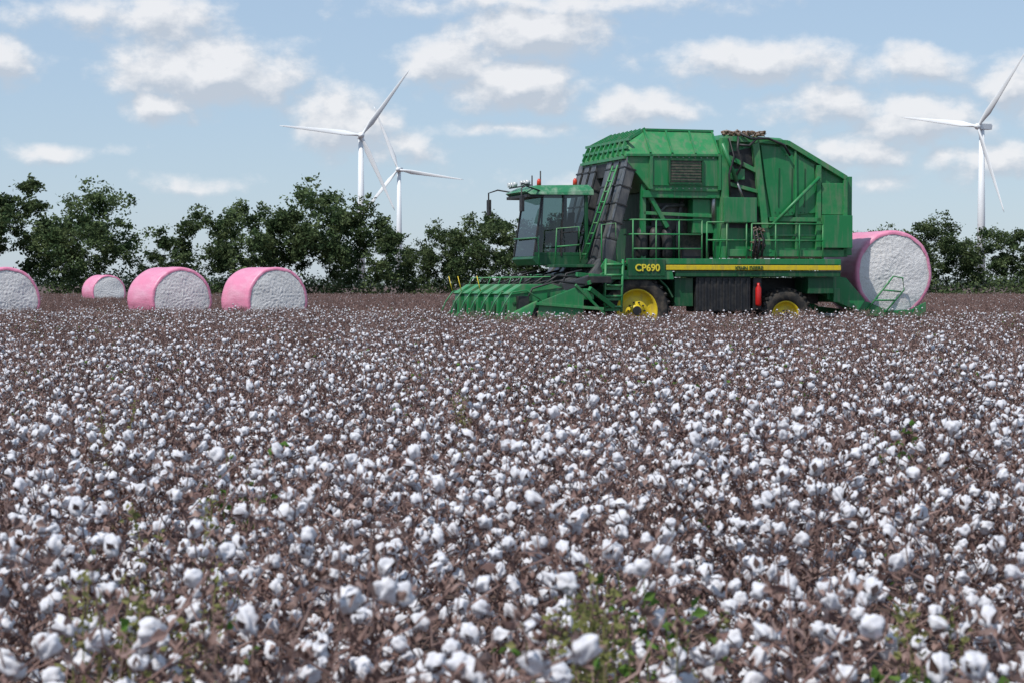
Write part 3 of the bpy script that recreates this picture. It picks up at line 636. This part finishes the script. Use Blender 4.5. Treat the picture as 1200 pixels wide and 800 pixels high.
# header lifting frame and row units
HX = .45
beam('header_toolbar', (1.75, -2.9, 1.45), (1.75, 2.9, 1.45), .3, .3, GREEN, P, .03); beam('header_upper_bar', (1.6, -2.7, 1.95), (1.6, 2.7, 1.95), .12, .12, GREEN, P)
for y in (-.9, .9): beam('lift_arm', (1.7, y, 1.5), (.6, y, 1.45), .18, .16, GREEN, P); tubes('lift_ram', [[(.8, y, 2.0), (1.7, y, 1.6)]], .05, BLACK, P, 10)
for i in range(6):
    y = -2.5+i*1.0; U = []
    U.append(hull('row_unit_cabinet', [(x, y+d, z) for d in (-.22, .22) for x, z in ((1.6, .5), (1.6, 1.5), (2.3, 1.62), (3.15, 1.62), (3.5, 1.42), (3.58, .45))], GREEN, P, .04))
    U.append(box('drum_housing', 1.8, 3.2, y-.47, y+.47, .45, 1.08, BLACK, P, .03))
    U.append(box('drum_shield', 3.0, 3.3, y+.2, y+.46, .45, 1.4, BLACK, P, .03))
    U.append(hull('row_unit_lid', [(x, y+d, z) for d in (-.25, .25) for x, z in ((2.0, 1.62), (2.3, 1.72), (3.15, 1.71), (3.56, 1.46), (3.5, 1.42), (2.3, 1.62))], GREEN2, P, .015))
    U.append(box('row_unit_door', 3.57, 3.6, y-.14, y+.14, .6, 1.25, DGREEN, P))
    bm = bmesh.new(); beam_bm(bm, (2.4, y+.23, .6), (2.4, y+.23, 1.55), .05, .03); beam_bm(bm, (2.0, y+.23, 1.3), (3.4, y+.23, 1.2), .05, .03); beam_bm(bm, (2.9, y+.23, .6), (2.9, y+.23, 1.5), .05, .03)
    U.append(mk('cabinet_ribs', bm, DGREEN, P))
    U.append(tubes('unit_hoses', [[(1.9, y-.2, 1.6), (1.75, y-.2, 2.0), (1.3, y-.2, 2.1)], [(2.5, y+.1, 1.7), (2.1, y+.1, 1.95), (1.4, y+.1, 1.9)], [(3.1, y+.3, 1.15), (2.9, y+.4, 1.6), (2.2, y+.38, 1.8), (1.4, y+.35, 1.7)]], .028, BLACK, P))
    U.append(tubes('unit_rail', [[(2.2, y-.2, 1.7), (2.2, y-.2, 1.92), (3.0, y-.2, 1.9), (3.1, y-.2, 1.66)]], .018, GREEN2, P))
    U.append(beam('unit_duct_elbow', (1.95, y, 1.62), (1.15, y, 1.85), .26, .32, DUCT, P, .04))
    for o in U: o.location.x = HX
for i in range(7):
    y = -3.0+i*1.0
    o = hull('row_divider', [(3.2, y+.12, 1.1), (3.2, y-.12, 1.1), (3.2, y+.18, .45), (3.2, y-.18, .45), (3.7, y+.1, .85), (3.7, y-.1, .85), (4.25, y, .42), (4.2, y, .3), (3.6, y+.15, .3), (3.6, y-.15, .3), (2.8, y+.08, 1.28), (2.8, y-.08, 1.28)], GREEN2, P, .03); o.location.x = HX
    o = tubes('crop_guide', [[(3.9, y, .75), (3.72, y+.04, 1.2), (3.5, y+.03, 1.5), (3.1, y, 1.55), (2.7, y, 1.3)]], .02, GREEN, P); o.location.x = HX
bm = bmesh.new()
for i in (0, 1, 3): tube_bm(bm, [(3.5, -3+i, 1.5), (3.6, -3.05+i, 1.95)], .012, 5)
mk('guide_rods', bm, YELLOW, P).location.x = HX
for yy in ((3.0, 3.06), (-3.0, -3.06)):
    hull('header_end_shield', [(x, y, z) for y in yy for x, z in ((1.95, .6), (1.95, 1.5), (2.2, 1.62), (3.2, 1.25), (3.3, .5))], GREEN, P, .02)
beam('end_frame', (1.75, 2.95, 1.6), (.95, 2.6, 1.1), .12, .12, GREEN, P); beam('end_frame', (1.75, 2.9, 1.75), (1.0, 2.0, 2.0), .1, .1, GREEN, P); beam('end_frame', (3.3, 3.1, 1.2), (1.4, 3.1, 1.05), .08, .06, GREEN2, P)
beam('end_frame', (2.2, 3.1, 1.7), (1.3, 2.9, .9), .07, .06, GREEN2, P); beam('hose_tray_arm', (2.0, 2.6, 1.98), (.9, 2.3, 1.9), .12, .1, GREEN, P)
box('hose_tray', 1.1, 1.7, 1.3, 2.9, 1.75, 1.93, BLACK, P)
# bale handler at the back
for y in (.9, -.9):
    beam('handler_arm', (-5.9, y*1.3, 1.55), (-7.0, y*1.3, .95), .16, .14, GREEN, P); beam('handler_arm', (-7.0, y*1.3, .95), (-9.1, y*1.3, .72), .2, .14, GREEN, P)
    hull('handler_tip', [(-8.7, y*1.3+.06, .65), (-8.7, y*1.3-.06, .65), (-9.25, y*1.3+.06, .72), (-9.25, y*1.3-.06, .72), (-9.2, y*1.3+.06, 1.12), (-9.2, y*1.3-.06, 1.12), (-8.7, y*1.3, .85)], GREEN, P)
for x in (-7.0, -7.6, -8.3, -9.0): tubes('handler_roller', [[(x, -1.2, .78-.06*(-x-7)), (x, 1.2, .78-.06*(-x-7))]], .07, STEEL, P, 12)
tubes('handler_guard_rail', [[(-7.3, 1.4, .95), (-8.15, 1.42, 1.95), (-8.45, 1.42, 1.9), (-8.5, 1.42, 1.55), (-7.9, 1.4, .9)], [(-7.55, 1.41, 1.25), (-8.2, 1.41, 1.25)], [(-7.8, 1.41, 1.55), (-8.4, 1.41, 1.5)]], .025, GREEN2, P)
prism('handler_side_plate', [(-6.8, 1.25), (-7.4, 1.2), (-8.0, .95), (-8.8, .98), (-9.25, 1.2), (-9.25, .75), (-7.0, .8)], 1.3, 1.36, GREEN, P)
box('rear_bumper', -6.3, -6.1, -1.5, 1.7, 1.2, 1.6, GREEN, P); prism('rear_bracket', [(-6.0, 2.0), (-6.6, 1.9), (-7.2, 1.25), (-7.0, .95), (-6.0, 1.3)], 1.42, 1.5, GREEN, P)
lxb = -8.3; bx = MX+lxb*fw[0]; by = MY+lxb*fw[1]
bale((bx, by, 2.04), TH, 1.25)

# ------------------------------------------------------------------ wind turbines
def turbine(x, y, hub, bl, angs, yaw):
    e = empty('wind_turbine', (x, y, 0), yaw)
    bm = bmesh.new(); tube_bm(bm, [(0, 0, -1), (0, 0, hub*.5), (0, 0, hub-1.5)], [2.2, 1.8, 1.25], 28); mk('tower', bm, WHITEP, e, True)
    hull('nacelle', [(a, b_, c) for a in (-1.5, 1.5) for b_, c in ((-2.6, hub-1.4), (-2.6, hub+1.5), (6, hub+1.8), (7, hub+.9), (6.5, hub-1.2))], WHITEP, e, .3)
    bm = bmesh.new(); tube_bm(bm, [(0, -2.5, hub), (0, -4.0, hub), (0, -5.0, hub), (0, -5.6, hub)], [1.5, 1.6, 1.0, .15], 20); mk('hub', bm, WHITEP, e, True)
    for a in angs:
        a = R(a); d = Vector((math.cos(a), 0, math.sin(a))); t = Vector((-math.sin(a), 0, math.cos(a))); c = Vector((0, -3.6, hub)); n_ = Vector((0, -1, 0))
        bm = bmesh.new(); rings = []
        for s_, ch, th, tw in ((0, 1.6, 1.5, 80), (.06, 1.7, 1.4, 70), (.2, 3.1, .8, 22), (.4, 2.4, .5, 14), (.6, 1.8, .35, 9), (.8, 1.2, .22, 6), (.95, .75, .12, 3), (1, .15, .05, 2)):
            tt = t*math.cos(R(tw))+n_*math.sin(R(tw)); nn = n_*math.cos(R(tw))-t*math.sin(R(tw)); o_ = c+d*(s_*bl)+n_*(s_**2*1.0)
            rings.append([bm.verts.new(o_+tt*(ch*.5*math.cos(q)-ch*.12)+nn*th*.5*math.sin(q)) for q in [k_*math.pi/6 for k_ in range(12)]])
        for i in range(len(rings)-1):
            for q in range(12): bm.faces.new((rings[i][q], rings[i][(q+1) % 12], rings[i+1][(q+1) % 12], rings[i+1][q]))
        bm.faces.new(rings[-1]); bmesh.ops.recalc_face_normals(bm, faces=bm.faces); mk('blade', bm, WHITEP, e, True)
turbine(-79.5, 1050, 80, 43, (174, 54, -66), R(8)); turbine(-77, 1360, 80, 46, (-9, 111, 231), R(-8)); turbine(233, 990, 80, 46, (171, 51, -69), R(-48))

# ------------------------------------------------------------------ trees
def leaf_cards(C, S, nrm_bias):
    n = len(C); d = rng.normal(size=(n, 3)); d += nrm_bias; d /= np.linalg.norm(d, axis=1)[:, None]
    a = np.cross(d, rng.normal(size=(n, 3))); a /= np.linalg.norm(a, axis=1)[:, None]; b = np.cross(d, a)
    s = S[:, None]; V = np.stack([C-a*s, C-b*s*.55, C+a*s, C+b*s*.55], 1).reshape(-1, 3)
    return V
def tree_mesh(name, seed, H, Wd, base=.2, lobes=9):
    rs = np.random.default_rng(seed); bm = bmesh.new(); cl = []
    H0 = H*base
    tube_bm(bm, [(0, 0, -.1), (rs.normal(0, .1), 0, H0), (rs.normal(0, .3), rs.normal(0, .3), H*.45), (rs.normal(0, .4), rs.normal(0, .4), H*.75)], [H*.028, H*.021, H*.014, H*.006], 8)
    for i in range(lobes):
        a = i*2.4+rs.normal(0, .4); t = (i+.5)/lobes; rad = Wd*.5*(.12+.68*math.sin(math.pi*(.22+.74*t)))*rs.uniform(.6, 1.15)
        lr = Wd*rs.uniform(.12, .21)*(1.15-.35*t); zc = min(H*(base+.1+(.80-base)*t*.95+rs.normal(0, .03)), H-lr*.85)
        c = np.array([math.cos(a)*rad, math.sin(a)*rad, zc])
        tube_bm(bm, [(0, 0, H0*.9+.5*i*H0/lobes), tuple(c*[.45, .45, .75]), tuple(c)], [H*.012, H*.008, H*.004], 5)
        for j in range(19):
            u = rs.normal(size=3); u /= np.linalg.norm(u); u[2] = u[2]*.8+.1; q = c+u*lr*rs.uniform(.4, 1.3); cl.append((q, rs.uniform(.26, .6)*Wd/8))
            if j % 4 == 0: tube_bm(bm, [tuple(c), tuple(q)], [.035, .015], 3)
    C = []
    for q, r_ in cl:
        n = int(rs.uniform(16, 44)); C.append(q+rs.normal(size=(n, 3))*r_*[.6, .6, .42])
    C = np.concatenate(C); V = leaf_cards(C, rs.uniform(.10, .20, len(C)), np.array([0, 0, .7]))
    nb = len(bm.verts); bm.verts.ensure_lookup_table(); bv = [v.co[:] for v in bm.verts]; bf = [[v.index for v in f.verts] for f in bm.faces]; bm.free()
    me = bpy.data.meshes.new(name); n = len(C); me.from_pydata(bv+V.tolist(), [], bf+(np.arange(n*4).reshape(n, 4)+nb).tolist())
    me.materials.append(BARK); me.materials.append(TREELEAF); mi = [0]*len(bf)+[1]*n; me.polygons.foreach_set('material_index', mi); me.update(); return me
TM = [tree_mesh('oak_crown_%d' % i, 60+i, 10, (6.6, 7.6, 6.4, 8.2, 7.0, 6.2, 7.4)[i], (.25, .17, .15, .22, .12, .18, .1)[i], (12, 13, 12, 15, 12, 11, 13)[i]) for i in range(7)]
def tree(x, y, h, v, wf=1.0):
    o = bpy.data.objects.new('oak_tree', TM[v]); MASTER.objects.link(o); o.location = (x, y, 0); s = h/10; o.scale = (s*wf, s*wf, s); o.rotation_euler = (0, 0, random.uniform(0, 6.28))
spec = [(-52.5, 196, 12.6, 0), (-49.8, 202, 13.2, 5), (-56, 200, 11, 2), (-47.6, 208, 8.6, 4), (-41.6, 196, 11.8, 3), (-43.6, 202, 9.0, 1), (-36.6, 204, 5.4, 4), (-34.4, 199, 6.8, 2), (-31.6, 197, 10.0, 6), (-29.0, 203, 9.0, 5), (-26.4, 199, 10.9, 1), (-23.9, 205, 9.4, 2), (-22.2, 197, 10.4, 0), (-19.2, 200, 12.2, 3), (-17, 204, 10.2, 5), (-14.8, 198, 11.0, 6), (-12.4, 204, 7.8, 4),
 (-9.2, 201, 5.8, 1), (-7.0, 200, 8.0, 3), (-4.6, 203, 7.8, 0), (-2.8, 197, 9.6, 1), (-.2, 201, 9.2, 2), (2.2, 197, 8.0, 5), (3.9, 200, 9.4, 6)]
for a in spec: tree(*a, wf=random.uniform(.95, 1.1))
for i in range(11): tree(7+i*3.2+random.uniform(-1, 1), 205+random.uniform(-4, 4), random.uniform(5.5, 8.8), i % 7)
for a in [(40.5, 205, 7.8, 1), (43.2, 202, 8.8, 3), (46.2, 206, 7.2, 0), (48.9, 203, 8.2, 4), (51.8, 203, 8.2, 2), (54.4, 204, 7.2, 6), (57, 204, 8, 5), (60, 202, 8.4, 1)]: tree(*a, wf=1.1)
for i in range(5): tree(-60-i*4.5, 200+random.uniform(-3, 3), random.uniform(8, 12), i % 7); tree(64+i*4.5, 203+random.uniform(-3, 3), random.uniform(6, 9), i % 7)
# shrub thicket under the trees
C = []
rs = np.random.default_rng(9)
for x in np.arange(-85, 88, .42):
    for j in range(2):
        top = 1.7+2.4*(noise.noise(Vector((x*.3, 2, 0)))+.25)+rs.uniform(-.4, .5)
        q = np.array([x+rs.normal(0, .3), 197+rs.uniform(0, 8), rs.uniform(.4, max(.6, top))]); n = 50; C.append(q+rs.normal(size=(n, 3))*[.5, .5, .35])
C = np.concatenate(C); C[:, 2] = np.clip(C[:, 2], .02, 9); V = leaf_cards(C, rs.uniform(.10, .22, len(C)), np.array([0, 0, .5]))
me = bpy.data.meshes.new('shrub_thicket'); n = len(C); me.from_pydata(V.tolist(), [], np.arange(n*4).reshape(n, 4).tolist()); me.materials.append(TREELEAF); me.update()
MASTER.objects.link(bpy.data.objects.new('shrub_thicket', me))
GRASS = leafmat('grass', (0.10, 0.13, 0.04), (0.16, 0.17, 0.07), 1.0, 0, .2)
C = np.stack([rs.uniform(-80, 80, 15000), rs.uniform(195, 232, 15000), rs.uniform(.02, .5, 15000)], 1); V = leaf_cards(C, rs.uniform(.12, .25, len(C)), np.array([0, -.5, 0.2]))
me = bpy.data.meshes.new('grass_verge'); n = len(C); me.from_pydata(V.tolist(), [], np.arange(n*4).reshape(n, 4).tolist()); me.materials.append(GRASS); me.update(); MASTER.objects.link(bpy.data.objects.new('grass_verge', me))
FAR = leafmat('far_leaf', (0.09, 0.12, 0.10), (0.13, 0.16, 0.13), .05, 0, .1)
C = []
for x in np.arange(-330, 330, 2.2):
    top = 5+4*noise.noise(Vector((x*.04, 5, 0)))+rs.uniform(-1, 1); nn = 60; C.append(np.array([x, 800, top*.5])+rs.normal(size=(nn, 3))*[1.6, 2, top*.25])
C = np.concatenate(C); V = leaf_cards(C, rs.uniform(.5, .9, len(C)), np.array([0, -.2, .3])); me = bpy.data.meshes.new('distant_tree_line'); n = len(C)
me.from_pydata(V.tolist(), [], np.arange(n*4).reshape(n, 4).tolist()); me.materials.append(FAR); me.update(); MASTER.objects.link(bpy.data.objects.new('distant_tree_line', me))
